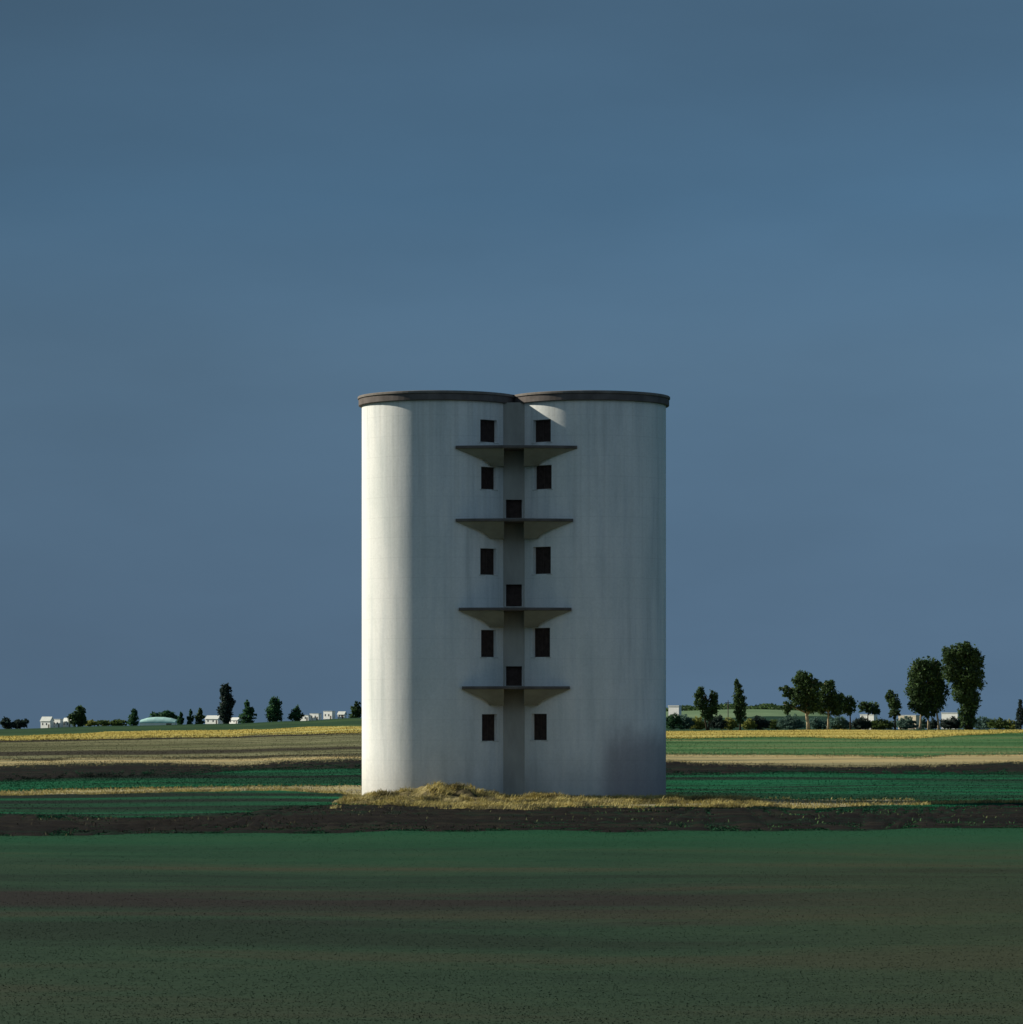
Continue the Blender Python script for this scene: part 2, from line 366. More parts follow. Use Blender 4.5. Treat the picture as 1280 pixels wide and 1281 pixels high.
RC = 95.6/S
CX = 94.6/S
SX = 3/S
silo = empty('grain_silo', (SX, D0, 0))
tag(silo, 'white twin-cylinder concrete silo with dark rim, balconies and small dark windows, standing in the fields', 'silo')
def zc(py, d=None):
    if d is None: d = D0-4.0
    return CH+(HZ-py)*d/F
ZR0, ZR1 = zc(500.5, D0-4.7), zc(488.5, D0-4.7)   # underside / top of the rim band
WROWS = {-1: [(525,553,601,622),(584,612,602,621),(686,719,601,621),(788,822,602,621),(893.5,927,603,622)],
          1: [(525,553,667,689),(582,612,668,690),(684,718,667,689),(785.5,822,666,688),(893,926,665,684)]}
def cyl(side):
    cx = side*CX; holes = []
    for (ya, yb, xa, xb) in WROWS[side]:
        k = (D0-3.6)/D0
        A = sorted([math.asin(max(-.99, min(.99, ((xx-643)*k/S-cx)/RC))) for xx in (xa, xb)])
        holes.append((A[0], A[1], zc(yb, D0-3.6), zc(ya, D0-3.6)))
    base = list(np.linspace(-math.pi, math.pi, 129))
    ang = [a for a in base if all(abs(a-h[i]) > .012 for h in holes for i in (0, 1))] + [h[i] for h in holes for i in (0, 1)]
    ang = sorted(set([round(a, 5) for a in ang])); zl = sorted(set([-1.0, ZR0+.1] + [round(h[i], 4) for h in holes for i in (2, 3)]))
    V = [(cx+RC*math.sin(a), -RC*math.cos(a), z) for z in zl for a in ang]; Fc = []; na = len(ang)
    for i in range(len(zl)-1):
        for j in range(na-1):
            am = (ang[j]+ang[j+1])/2; zm = (zl[i]+zl[i+1])/2
            if any(h[0]-1e-4 < am < h[1]+1e-4 and h[2]-1e-4 < zm < h[3]+1e-4 for h in holes): continue
            Fc.append((i*na+j, i*na+j+1, (i+1)*na+j+1, (i+1)*na+j))
    T = .22; P = lambda a, r, z: (cx+r*math.sin(a), -r*math.cos(a), z)
    rv = MB()
    for a0, a1, z0, z1 in holes:       # reveals of each opening
        o0 = [P(a0,RC,z0),P(a1,RC,z0),P(a1,RC,z1),P(a0,RC,z1)]; i0 = [P(a0,RC-T-.08,z0),P(a1,RC-T-.08,z0),P(a1,RC-T-.08,z1),P(a0,RC-T-.08,z1)]
        rv.add(o0+i0, [(0,4,5,1),(1,5,6,2),(2,6,7,3),(3,7,4,0)])
    nV = len(V); V += rv.v; nf = len(Fc); Fc += [tuple(i+nV for i in f) for f in rv.f]
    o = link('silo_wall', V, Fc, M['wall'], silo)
    sm = [True]*nf+[False]*(len(Fc)-nf); o.data.polygons.foreach_set('use_smooth', sm)
    for a0, a1, z0, z1 in holes:
        w_ = MB(); q = .07; qa = q/RC; r0 = RC-T; r1 = RC-T-.05
        def slab(A0, A1, Z0, Z1, ra=r0, rb=r1):
            w_.add([P(A0,ra,Z0),P(A1,ra,Z0),P(A1,rb,Z0),P(A0,rb,Z0),P(A0,ra,Z1),P(A1,ra,Z1),P(A1,rb,Z1),P(A0,rb,Z1)],
                   [(0,3,2,1),(4,5,6,7),(0,1,5,4),(1,2,6,5),(2,3,7,6),(3,0,4,7)])
        slab(a0+.001, a0+qa, z0+.002, z1-.002); slab(a1-qa, a1-.001, z0+.002, z1-.002); slab(a0+qa, a1-qa, z0+.002, z0+q); slab(a0+qa, a1-qa, z1-q, z1-.002)
        am = (a0+a1)/2; slab(am-qa*.35, am+qa*.35, z0+q, z1-q)
        wo = w_.build('window', M['frame'], silo)
        p = MB(); p.add([P(a0,r1+.01,z0),P(am,r1+.01,z0),P(a1,r1+.01,z0),P(a1,r1+.01,z1),P(am,r1+.01,z1),P(a0,r1+.01,z1)], [(0,1,4,5),(1,2,3,4)])
        p.build('pane', M['dark'], wo)
        s_ = MB()
        A0, A1 = a0-.02, a1+.02
        s_.add([P(A0,RC+.05,z0-.07),P(A1,RC+.05,z0-.07),P(A1,RC-.1,z0-.07),P(A0,RC-.1,z0-.07),P(A0,RC+.05,z0-.004),P(A1,RC+.05,z0-.004),P(A1,RC-.1,z0+.004),P(A0,RC-.1,z0+.004)],
               [(0,3,2,1),(4,5,6,7),(0,1,5,4),(1,2,6,5),(2,3,7,6),(3,0,4,7)])
        s_.build('sill', M['sill'], wo)
cyl(-1); cyl(1)
# roof: outline of two overlapping discs
def union_outline(r, n=72):
    h = math.acos(min(1, CX/r)); pts = []
    a = np.linspace(math.pi-h, -(math.pi-h), n)     # right disc, clockwise from the back cusp
    for t_ in a: pts.append((CX+r*math.cos(t_), r*math.sin(t_)))
    for t_ in np.linspace(-h, -(2*math.pi-h), n)[1:-1]: pts.append((-CX+r*math.cos(t_), r*math.sin(t_)))
    return pts[::-1]
def slab(pts, z0, z1, name, mt, bev=.03):
    mb = MB(); n = len(pts); 
    c = lambda k, z: [((x-math.copysign(CX, x))*k+math.copysign(CX, x), y*k, z) for x, y in pts]
    rings = [c(1-bev/5, z0), c(1, z0+bev), c(1, z1-bev), c(1-bev/5, z1)]
    rings = [[(x, y, z) for x, y, z in r] for r in rings]
    mb.loft(rings); return mb.build(name, mt, silo)
slab(union_outline(RC+.20), ZR0, ZR1-.17, 'roof_rim', M['rim'])
slab(union_outline(RC+.26), ZR1-.168, ZR1, 'roof_cap', M['riml'])
# stair shaft in the valley between the cylinders
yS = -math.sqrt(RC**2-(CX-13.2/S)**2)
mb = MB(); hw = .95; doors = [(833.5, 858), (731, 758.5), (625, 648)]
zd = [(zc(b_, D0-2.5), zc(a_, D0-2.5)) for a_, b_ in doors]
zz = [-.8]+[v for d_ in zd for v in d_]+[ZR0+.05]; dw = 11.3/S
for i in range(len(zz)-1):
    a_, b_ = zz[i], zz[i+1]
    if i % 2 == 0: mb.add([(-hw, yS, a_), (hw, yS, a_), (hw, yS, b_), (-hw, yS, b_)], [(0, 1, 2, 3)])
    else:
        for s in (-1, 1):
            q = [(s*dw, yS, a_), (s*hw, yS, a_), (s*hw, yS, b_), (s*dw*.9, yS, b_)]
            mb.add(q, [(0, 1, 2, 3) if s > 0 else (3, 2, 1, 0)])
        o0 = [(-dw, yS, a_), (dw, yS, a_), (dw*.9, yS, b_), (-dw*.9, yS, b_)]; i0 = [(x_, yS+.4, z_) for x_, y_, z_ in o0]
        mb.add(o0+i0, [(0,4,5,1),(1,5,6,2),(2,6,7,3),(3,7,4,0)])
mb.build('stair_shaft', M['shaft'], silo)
for a_, b_ in zd:
    d_ = MB(); d_.add([(-dw-.05, yS+.3, a_-.05), (dw+.05, yS+.3, a_-.05), (dw+.05, yS+.3, b_+.05), (-dw-.05, yS+.3, b_+.05)], [(0, 1, 2, 3)])
    for xx in (-.28, 0, .28): d_.box(xx-.012, xx+.012, yS+.285, yS+.299, a_, b_)
    dr = d_.build('door', M['dark'], silo)
    h_ = MB(); h_.box(.30, .34, yS+.25, yS+.284, (a_+b_)/2-.06, (a_+b_)/2+.06); h_.build('handle', M['frame'], dr)
# balconies bridging the valley, each with two flared brackets
def yc(x):   # wall surface
    dx = abs(x)-CX
    return -math.sqrt(max(0.01, RC*RC-dx*dx))
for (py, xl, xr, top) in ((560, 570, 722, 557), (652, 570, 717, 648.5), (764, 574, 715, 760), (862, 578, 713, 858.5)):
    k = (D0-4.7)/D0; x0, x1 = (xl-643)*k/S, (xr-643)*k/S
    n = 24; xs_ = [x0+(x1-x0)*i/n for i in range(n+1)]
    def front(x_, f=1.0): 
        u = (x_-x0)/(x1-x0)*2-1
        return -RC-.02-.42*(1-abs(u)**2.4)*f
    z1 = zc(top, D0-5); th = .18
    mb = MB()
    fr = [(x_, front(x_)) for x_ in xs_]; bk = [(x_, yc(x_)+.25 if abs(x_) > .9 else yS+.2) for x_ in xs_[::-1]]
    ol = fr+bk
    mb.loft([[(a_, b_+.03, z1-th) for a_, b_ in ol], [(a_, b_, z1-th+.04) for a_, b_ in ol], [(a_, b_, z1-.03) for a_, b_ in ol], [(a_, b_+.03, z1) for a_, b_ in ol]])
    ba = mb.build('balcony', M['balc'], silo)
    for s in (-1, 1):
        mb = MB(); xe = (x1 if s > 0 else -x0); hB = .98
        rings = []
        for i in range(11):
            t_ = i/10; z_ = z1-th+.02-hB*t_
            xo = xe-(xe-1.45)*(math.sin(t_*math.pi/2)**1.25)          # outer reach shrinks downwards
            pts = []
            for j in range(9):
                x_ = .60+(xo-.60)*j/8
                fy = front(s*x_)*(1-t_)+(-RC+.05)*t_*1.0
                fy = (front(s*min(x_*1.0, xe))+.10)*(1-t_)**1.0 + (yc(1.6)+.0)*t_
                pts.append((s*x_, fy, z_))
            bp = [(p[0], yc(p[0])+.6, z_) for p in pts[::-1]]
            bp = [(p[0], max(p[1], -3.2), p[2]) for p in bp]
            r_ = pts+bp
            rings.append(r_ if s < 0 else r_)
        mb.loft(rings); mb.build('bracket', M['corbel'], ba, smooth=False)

# ------------------------------------------------------------------ leaves, straw, grass blades
rng = np.random.default_rng(7)
def quads(c, size, flat=None, rg=rng):
    """one small leaf-shaped quad per centre"""
    n = len(c); a = rg.normal(size=(n, 3)); a /= np.linalg.norm(a, axis=1)[:, None]
    q = rg.normal(size=(n, 3)); bt = np.cross(a, q); bt /= np.linalg.norm(bt, axis=1)[:, None]
    s = size*rg.uniform(.6, 1.4, (n, 1)); a = a*s*.75; bt = bt*s*.42
    v = np.stack([c-a, c+bt, c+a, c-bt], 1).reshape(-1, 3)
    return v, np.arange(4*n).reshape(n, 4)
def leaf_mat(name, dark, mid, light, tr=.38, alt=None):
    m = bpy.data.materials.new(name); m.use_nodes = True; t = m.node_tree; b = t.nodes['Principled BSDF']
    g = t.nodes.new('ShaderNodeNewGeometry')
    c = ramp_(t, g.outputs['Random Per Island'], [(0, dark), (.6, mid), (1, light)])
    f = noise_fac(t, .45, (1, 1, 1), 4, .6)
    c = mixc(t, maprange(t, f, .35, .65, 0, .55), c, mid)
    if alt: c = mixc(t, maprange(t, noise_fac(t, .8, (1, .7, 1), 3, .6), .47, .60, 0, .8), c, alt)
    t.links.new(c, b.inputs['Base Color']); b.inputs['Roughness'].default_value = .75; b.inputs['Specular IOR Level'].default_value = .2
    tl = t.nodes.new('ShaderNodeBsdfTranslucent'); t.links.new(c, tl.inputs[0])
    mx = t.nodes.new('ShaderNodeMixShader'); mx.inputs[0].default_value = tr
    t.links.new(b.outputs[0], mx.inputs[1]); t.links.new(tl.outputs[0], mx.inputs[2])
    t.links.new(mx.outputs[0], t.nodes['Material Output'].inputs['Surface']); return m
L = {'dark': leaf_mat('dark foliage', (.030, .052, .026), (.055, .098, .040), (.13, .22, .065)),
     'green': leaf_mat('green foliage', (.022, .055, .028), (.038, .100, .048), (.09, .21, .08)),
     'teal': leaf_mat('blue green shrub', (.06, .11, .10), (.10, .18, .15), (.17, .28, .21)),
     'olive': leaf_mat('olive shrub', (.045, .075, .020), (.085, .13, .035), (.15, .20, .06)),
     'yellow': leaf_mat('yellowish shrub', (.16, .18, .045), (.26, .28, .07), (.38, .38, .12)),
     'bluedark': leaf_mat('dusky shrub', (.022, .036, .034), (.034, .056, .050), (.06, .10, .07))}
M['bark'] = plain('dark bark', (.055, .045, .032), .3, 2.)
M['barkl'] = plain('pale bark', (.42, .33, .22), .2, 2.)

def crown_points(lobes, dens, leaf, fuzz=.12, seed=0):
    """lobes: (cx, cy, cz, rx, ry, rz) in metres; leaf centres clumped through the volume"""
    rg = np.random.default_rng(seed); C = []
    for (cx, cy, cz, rx, ry, rz) in lobes:
        n = int(dens*rx*rz*math.pi)+30
        d = rg.normal(size=(n, 3)); d /= np.linalg.norm(d, axis=1)[:, None]
        ncl = max(12, int(n/28)); cd = rg.normal(size=(ncl, 3)); cd /= np.linalg.norm(cd, axis=1)[:, None]
        cr_ = rg.uniform(.25, 1.0, (ncl, 1))**.45*.93; cc = cd*cr_
        own = cc[rg.integers(0, ncl, n)]+rg.normal(size=(n, 3))*.125
        fill = d*rg.uniform(0, 1, (n, 1))**.5*.82
        p = np.where(rg.uniform(size=(n, 1)) < .72, own, fill)
        C.append(p*np.array([rx, ry, rz])+np.array([cx, cy, cz]))
    return np.concatenate(C)
def place(px, py_base, d):
    """foot of a thing on the terrain"""
    X = (px-640)*d/F
    return Vector((X, d, terrain(X, d)-.05))
def tree(name, label, cat, px, d, lobes_px, leaf='dark', bark='bark', trunks=None, tr_top=None, tw=.22, group=None, dens=150, ls=.30, seed=0, ybase=None):
    """lobes_px: (cx, cy, rx, ry) in photo rows/cols; converted to metres at the tree's own distance"""
    k = d/F; base = place(px, 0, d); root = empty(name, base)
    tag(root, label, cat, group)
    lobes = []
    rg = random.Random(seed*13+5)
    for (cx, cy, rx, ry) in lobes_px:
        lobes.append(((cx-px)*k, rg.uniform(-.15, .15)*rx*k, CH+(HZ-cy)*k-base.z, rx*k*1.08, rx*k, ry*k*1.05))
    pts = crown_points(lobes, dens, ls, seed=seed)
    pts = pts[pts[:, 2] > .1]
    v, f = quads(pts, ls*d/600, rg=np.random.default_rng(seed+99))
    link_np('crown', v, f, L[leaf], root)
    mb = MB(); ctop = max(l[2] for l in lobes); 
    for (tx0, tx1) in (trunks or [(px, px)]):
        top = [l for l in lobes]; tt = tr_top if tr_top else ctop*.75
        x0, x1 = (tx0-px)*k, (tx1-px)*k
        mb.tube([(x0, 0, -.3), (x0+(x1-x0)*.2+.02, .02, tt*.2), (x0+(x1-x0)*.6-.03, -.03, tt*.6), (x1, .03, tt)], [tw*1.5, tw, tw*.8, tw*.35])
    for l in lobes:
        for q in range(3):
            a = rg.uniform(0, 6.28); mb.tube([(0 if not trunks else (trunks[0][0]-px)*k, 0, max(.3, l[2]-l[5]*.9)), (l[0]*.6+math.cos(a)*l[3]*.3, l[1]+math.sin(a)*l[4]*.3, l[2]), (l[0]+math.cos(a)*l[3]*.6, l[1]+math.sin(a)*l[4]*.6, l[2]+l[5]*.45)], [tw*.5, tw*.3, tw*.1], 5)
    mb.build('trunk', M[bark], root, True)
    return root
def cone(px, top, bot, w_, n=4, lean=0, pw=.8):
    """lobes of a narrow upright crown"""
    o = []
    for i in range(n):
        t_ = (i+.5)/n; y = bot+(top-bot)*t_; r = w_/2*(math.sin(math.pi*min(1, (t_*.82+.20)))**pw)
        o.append((px+lean*t_+((i*37) % 5-2)*.04*w_, y, max(r, w_*.14), abs(bot-top)/n*.78))
    return o

GL = 'trees on the left skyline'; GR = 'trees on the right'
# left skyline
tree('round_bush', 'small dark bush at the very left edge of the fields', 'bush', 8, 900, [(8, 906, 7, 7)], 'bluedark', dens=60, ls=.34, seed=1)
tree('round_bush', 'dark rounded bush, second from the left edge on the skyline', 'bush', 25, 900, [(22, 906, 8, 6), (29, 906, 7, 6)], 'bluedark', dens=60, ls=.34, seed=2)
tree('broadleaf_tree', 'small green tree right of the leftmost white houses, its tip leaning right', 'tree', 98, 900, [(94, 899, 8, 8), (100, 893, 7, 10), (102, 901, 6, 9)], 'dark', dens=90, ls=.26, seed=3)
tree('broadleaf_tree', 'small pointed tree just left of the pale turquoise hall', 'tree', 167, 900, cone(167, 887, 908, 15, 3), 'green', dens=90, ls=.24, seed=4)
tree('round_bush', 'green bush rising behind the roof of the turquoise hall', 'bush', 204, 1900, [(196, 897, 9, 6), (208, 896, 11, 7), (218, 899, 6, 5)], 'green', dens=26, ls=.26, seed=5)
tree('shrub', 'small slim shrub against the right end of the turquoise hall', 'shrub', 226, 900, cone(226, 892, 908, 9, 3), 'green', dens=90, ls=.24, seed=6)
tree('shrub', 'slim dark shrub, between two others right of the turquoise hall', 'shrub', 238, 900, cone(238, 889, 908, 8, 3), 'green', dens=90, ls=.24, seed=7)
tree('shrub', 'dark oval shrub just left of the white house beside the tall cypress', 'shrub', 250, 900, cone(250, 887, 908, 12, 3), 'dark', dens=90, ls=.24, seed=8)
tree('cypress_tree', 'tall dark cypress, highest tree on the left skyline', 'tree', 284, 880, [(281, 865, 6, 9), (284, 876, 8, 11), (287, 880, 7, 9), (282, 888, 9, 11), (283, 897, 7, 9), (284, 862, 5, 6)], 'bluedark', dens=110, ls=.26, seed=9)
tree('broadleaf_tree', 'small cone-shaped tree, first to the right of the tall cypress', 'tree', 310, 900, cone(310, 878, 907, 20, 4), 'green', dens=90, ls=.25, seed=10)
tree('broadleaf_tree', 'medium round-topped tree midway between tall cypress and silo', 'tree', 343, 900, [(343, 893, 11, 12), (343, 882, 8, 10)], 'green', dens=90, ls=.26, seed=11)
tree('broadleaf_tree', 'low tree left of the small white houses near the silo', 'tree', 370, 900, [(370, 896, 9, 8), (372, 889, 5, 6)], 'green', dens=90, ls=.25, seed=12)
tree('broadleaf_tree', 'dark tree partly hidden by the left edge of the silo', 'tree', 446, 900, cone(446, 879, 900, 17, 3), 'dark', dens=90, ls=.25, seed=13)
for i, (px, w_, h_, lf, lb) in enumerate([(112, 9, 4, 'yellow', 'pale yellow-green bush, left end of the low row left of the turquoise hall'), (128, 12, 4, 'olive', 'low olive bush in the row between small green tree and turquoise hall'), (147, 12, 5, 'olive', 'low olive bush beside the small pointed tree near the turquoise hall'),
        ]):
    tree('round_bush', lb, 'bush', px, 920, [(px, 906.5-h_*.4, w_, h_)], lf, dens=60, ls=.30, seed=30+i)
# right side
tree('forked_tree', 'dark tree forking into two upright crowns in a V, nearest the silo', 'tree', 885, 600, [(876, 867, 7, 9), (877, 879, 9, 11), (883, 893, 6, 9), (894, 871, 6, 8), (893, 883, 8, 12), (887, 893, 7, 8), (873, 871, 5, 6)], 'dark', dens=150, ls=.24, seed=14, trunks=[(885, 877), (886, 893)], tw=.15)
tree('cypress_tree', 'slender dark cypress standing alone on the right, tip to a point', 'tree', 926, 600, [(922, 856, 4, 6), (924, 865, 6, 8), (925, 876, 8, 10), (926, 888, 9, 11), (927, 898, 6, 9)], 'dark', dens=160, ls=.24, seed=15, tw=.14)
tree('broadleaf_tree', 'large spreading dark tree with pale trunk, tallest of the clump right of the cypress', 'tree', 1010, 600, [(1005, 853, 13, 13), (1012, 866, 15, 14), (1000, 873, 14, 14), (1015, 882, 12, 12), (988, 868, 9, 8), (982, 862, 7, 4), (1003, 847, 9, 8), (1020, 856, 8, 8), (984, 885, 7, 9)], 'dark', 'barkl', trunks=[(1012, 1006)], tw=.26, tr_top=5.5, ls=.27, seed=16)
tree('broadleaf_tree', 'dark rounded tree with slim pale trunk, second in the clump', 'tree', 1036, 604, [(1035, 866, 11, 13), (1043, 876, 12, 13), (1031, 881, 11, 12), (1045, 888, 10, 8), (1036, 858, 8, 8)], 'dark', 'barkl', trunks=[(1036, 1037)], tw=.16, tr_top=5, ls=.27, seed=17)
tree('broadleaf_tree', 'small dark tree third in the clump, beside the slim pale trunk', 'tree', 1064, 610, [(1054, 878, 7, 11), (1065, 881, 8, 10), (1061, 890, 7, 7)], 'dark', ls=.25, tw=.13, seed=18)
tree('broadleaf_tree', 'small low tree behind the white house at the right end of the clump', 'tree', 1086, 620, [(1082, 884, 8, 7), (1091, 886, 8, 8), (1097, 889, 5, 6)], 'dark', ls=.25, tw=.13, seed=19)
tree('narrow_tree', 'narrow oval tree alone left of the two big trees', 'tree', 1120, 600, [(1114, 870, 6, 8), (1118, 877, 8, 11), (1120, 887, 8, 9), (1119, 893, 7, 6)], 'dark', ls=.25, tw=.15, seed=20)
tree('broad_poplar', 'big oval tree on three pale trunks, left of the two tallest trees', 'tree', 1162, 600, [(1150, 840, 13, 16), (1163, 838, 10, 15), (1170, 850, 13, 18), (1149, 862, 15, 18), (1166, 872, 17, 19), (1151, 879, 13, 15), (1160, 888, 12, 10), (1175, 866, 11, 16), (1155, 832, 8, 8), (1172, 834, 7, 8)], 'dark', 'barkl',
     trunks=[(1151, 1154), (1162, 1160), (1175, 1170)], tw=.17, tr_top=5, ls=.28, seed=21)
tree('broad_poplar', 'tallest tree, vase-shaped dark crown narrowing to the ground at far right', 'tree', 1210, 596, [(1188, 822, 10, 13), (1205, 820, 14, 15), (1219, 826, 12, 16), (1191, 840, 13, 15), (1207, 846, 17, 17), (1218, 850, 13, 16), (1205, 866, 14, 15), (1214, 876, 13, 16), (1210, 892, 11, 14), (1211, 904, 11, 8), (1207, 810, 9, 7)], 'dark', 'bark',
     trunks=[(1210, 1207), (1215, 1214)], tw=.25, ls=.28, seed=22)
tree('conifer', 'small dark pointed tree at the right edge of the picture', 'tree', 1277, 600, cone(1277, 876, 910, 15, 4), 'bluedark', ls=.22, tw=.12, seed=23)
# hedge of separate bushes under the right-hand trees
HB = [(842, 9, 900, 9, 'green', 'green bush against the right edge of the silo'),
 (856, 10, 902, 9, 'teal', 'blue-green bush second from the silo'),
 (872, 11, 904, 8, 'yellow', 'yellowish bush under the left arm of the forked tree'),
 (897, 10, 903, 9, 'bluedark', 'dark bush just right of the forked trunk'),
 (913, 9, 905, 7, 'yellow', 'yellow-green bush at the left foot of the slender cypress'),
 (937, 8, 905, 7, 'yellow', 'yellow-green bush at the right foot of the slender cypress'),
 (950, 12, 903, 8, 'bluedark', 'dusky wide bush right of the slender cypress'),
 (971, 14, 905, 7, 'olive', 'low olive bush sloping down towards the slender cypress'),
 (990, 14, 903, 9, 'teal', 'blue-green bush left of the thick pale trunk'),
 (1024, 10, 904, 8, 'teal', 'blue-green bush between the two pale trunks'),
 (1050, 12, 904, 8, 'teal', 'blue-green bush right of the slim pale trunk'),
 (1077, 11, 904, 9, 'bluedark', 'purplish dark bush in front of the white house'),
 (1103, 16, 906, 8, 'olive', 'wide olive bush left of the narrow oval tree'),
 (1134, 12, 904, 8, 'teal', 'pale blue-green bush right of the narrow oval tree'),
 (1156, 5, 905, 7, 'teal', 'small bush between the first two of three pale trunks'),
 (1168, 5, 905, 8, 'bluedark', 'small dark bush between the last two of three pale trunks'),
 (1190, 13, 904, 8, 'bluedark', 'dark bush left of the foot of the tallest tree'),
 (1232, 13, 904, 8, 'teal', 'blue-green bush right of the foot of the tallest tree'),
 (1250, 12, 905, 7, 'olive', 'low green bush left of the yellow bush'),
 (1265, 9, 906, 7, 'yellow', 'bright yellow-green bush near the right edge')]
for i, (px, w_, cy, hh, lf, lb) in enumerate(HB):
    j = 6 if i in (14, 15) else 0
    tree('hedge_bush', lb, 'bush', px, 612+((i*7) % 5)*2+j, [(px-w_*.5, cy+1.5, w_*.75, hh*.8), (px+w_*.5, cy+2, w_*.75, hh*.75), (px, cy, w_*.75, hh), (px, 908, w_*1.15, 4.5)], lf, dens=170, ls=.20, tw=.05, seed=50+i, group='bushes under the right-hand trees')
# dark tree line on the crest of the far hill
pts = []
rg = np.random.default_rng(3)
for i in range(5200):
    X = rg.uniform(20, 108); d = 1150+rg.normal()*4; hh = 1.0+1.0*noise.noise(Vector((X*.12, 0, 0)))+.4*math.sin(X*.5)
    pts.append((X, d, hill_z(X, d)+rg.uniform(0, max(.4, hh*1.2))))
v, f = quads(np.array(pts), .6, rg=rg); o = link_np('hill_scrub', v, f, L['dark']); tag(o, 'dark line of scrub along the crest of the far low hill', 'scrub', kind='stuff')

# ------------------------------------------------------------------ houses
M['white'] = plain('white house wall', (.80, .80, .78), .06, 1.)
M['tan_wall'] = plain('sandy house wall', (.66, .58, .44), .08, 1.)
M['roofp'] = plain('pale roof', (.58, .60, .58), .1, 1.)
M['roofr'] = plain('clay roof', (.36, .22, .15), .2, 1.)
M['glass'] = plain('dark window', (.05, .06, .07), .1, 1., .3)
M['turq'] = plain('pale turquoise roofing', (.42, .66, .62), .12, .6)
M['wood'] = plain('grey wood', (.14, .12, .10), .2, 3.)
def house(label, px0, px1, ytop, d=1700, roof='flat', wall='white', rot=0.0, nw=2, group='white houses on the skyline'):
    px0 -= 1.5; px1 += 1.5; k = d/F; px = (px0+px1)/2; base = place(px, 0, d); rot = -.78-.25*rot; W = (px1-px0)*k/(math.cos(rot)+.38*abs(math.sin(rot))); H = CH+(HZ-ytop)*k-base.z; dep = W*.38
    root = empty('house', base); root.rotation_euler.z = rot; tag(root, label, 'house', group)
    hb = H*(.95 if roof == 'flat' else .66)
    mb = MB(); mb.box(-W/2, W/2, -dep/2, dep/2, -1, hb)
    if roof == 'gable': mb.add([(-W/2, -dep/2, hb), (-W/2, dep/2, hb), (-W/2, 0, H-.12), (W/2, -dep/2, hb), (W/2, dep/2, hb), (W/2, 0, H-.12)], [(0, 2, 1), (3, 4, 5)])
    mb.build('wall', M[wall], root)
    r = MB()
    if roof == 'flat':
        r.box(-W/2-.12, W/2+.12, -dep/2-.12, dep/2+.12, hb+.003, H)
    else:
        for s in (-1, 1):
            a = [(-W/2-.25, s*(dep/2+.3), hb-.15), (W/2+.25, s*(dep/2+.3), hb-.15), (W/2+.25, 0, H), (-W/2-.25, 0, H)]
            lo = [(x_, y_, z_-.14) for x_, y_, z_ in a]
            r.add(a+lo, [(0,1,2,3),(7,6,5,4),(0,4,5,1),(1,5,6,2),(3,2,6,7),(0,3,7,4)])
    r.build('roof', M['roofp' if roof != 'clay' else 'roofr'], root)
    for i in range(nw):
        x_ = -W/2+W*(i+.5)/nw*.8+W*.02
        wd = MB(); wd.box(x_-.35, x_+.35, -dep/2-.03, -dep/2+.05, hb*.45, hb*.45+1.0)
        wd.build('window', M['glass'], root)
    dd = MB(); dd.box(W/2-1.3, W/2-.5, -dep/2-.04, -dep/2+.05, 0, 2.0); dd.build('door', M['wood'], root)
    return root
house('white gabled house, leftmost house on the skyline', 52, 66, 896.5, roof='gable', rot=-.5)
house('low white flat-roofed house between two gabled ones at far left', 67, 78, 899.5, roof='flat', rot=-.3)
house('white gabled house touching the small tree with a leaning tip', 79, 93, 898, roof='gable', rot=.35)
house('white house with sloping roof on the left side of the tall cypress', 258, 277, 895, roof='gable', rot=-.45)
house('low white house on the right side of the tall cypress', 287, 302, 897.5, roof='gable', rot=.4)
house('small white house, left end of the row near the silo', 377, 388, 894.5, roof='flat', rot=-.4)
house('white house second in the row near the silo', 389, 401, 892.5, roof='flat', rot=-.35)
house('white flat-roofed cube house third in the row near the silo', 406, 418, 889.5, roof='flat', rot=-.3)
house('small white gabled house nearest the left side of the silo', 424, 432, 890, roof='gable', rot=-.5)
house('white house on the hill beside the right edge of the silo', 838, 851, 882.5, d=1050, roof='flat', rot=-.6, nw=1)
house('low white house under the small tree at the right end of the clump', 1078, 1096, 893.5, d=1500, roof='flat', rot=-.3)
house('long sandy house between the narrow oval tree and the big oval tree', 1126, 1150, 894.5, d=1600, roof='flat', wall='tan_wall', rot=-.2, nw=3)
house('white house showing between the two biggest trees', 1180, 1201, 891.5, d=1500, roof='flat', rot=-.4, nw=2)
# turquoise hall
d = 1700; k = d/F; base = place(199.5, 0, d); root = empty('farm_hall', base); tag(root, 'long farm hall with curved pale turquoise roof on the left skyline', 'hall'); root.rotation_euler.z = -.15
W = 45*k; H = CH+(HZ-897)*k-base.z; mb = MB(); mb.box(-W/2, W/2, -4, 4, -1, H*.35); mb.build('wall', M['white'], root)
ring = lambda s: [(s*W/2*1.01, 4.2*math.cos(a), H*.35+.01+H*.65*math.sin(a)) for a in np.linspace(0, math.pi, 15)]
mb = MB(); mb.loft([[(x_*t_, y_, H*.35+(z_-H*.35)*q) for x_, y_, z_ in ring(1)] for t_, q in ((-1, .55), (-.6, .9), (-.2, 1), (.3, .97), (.7, .8), (1, .5))]); mb.build('roof', M['turq'], root, False)
mb = MB(); mb.box(W/2-4, W/2-1.5, -4.05, -3.95, 0, H*.3); mb.build('door', M['wood'], root)
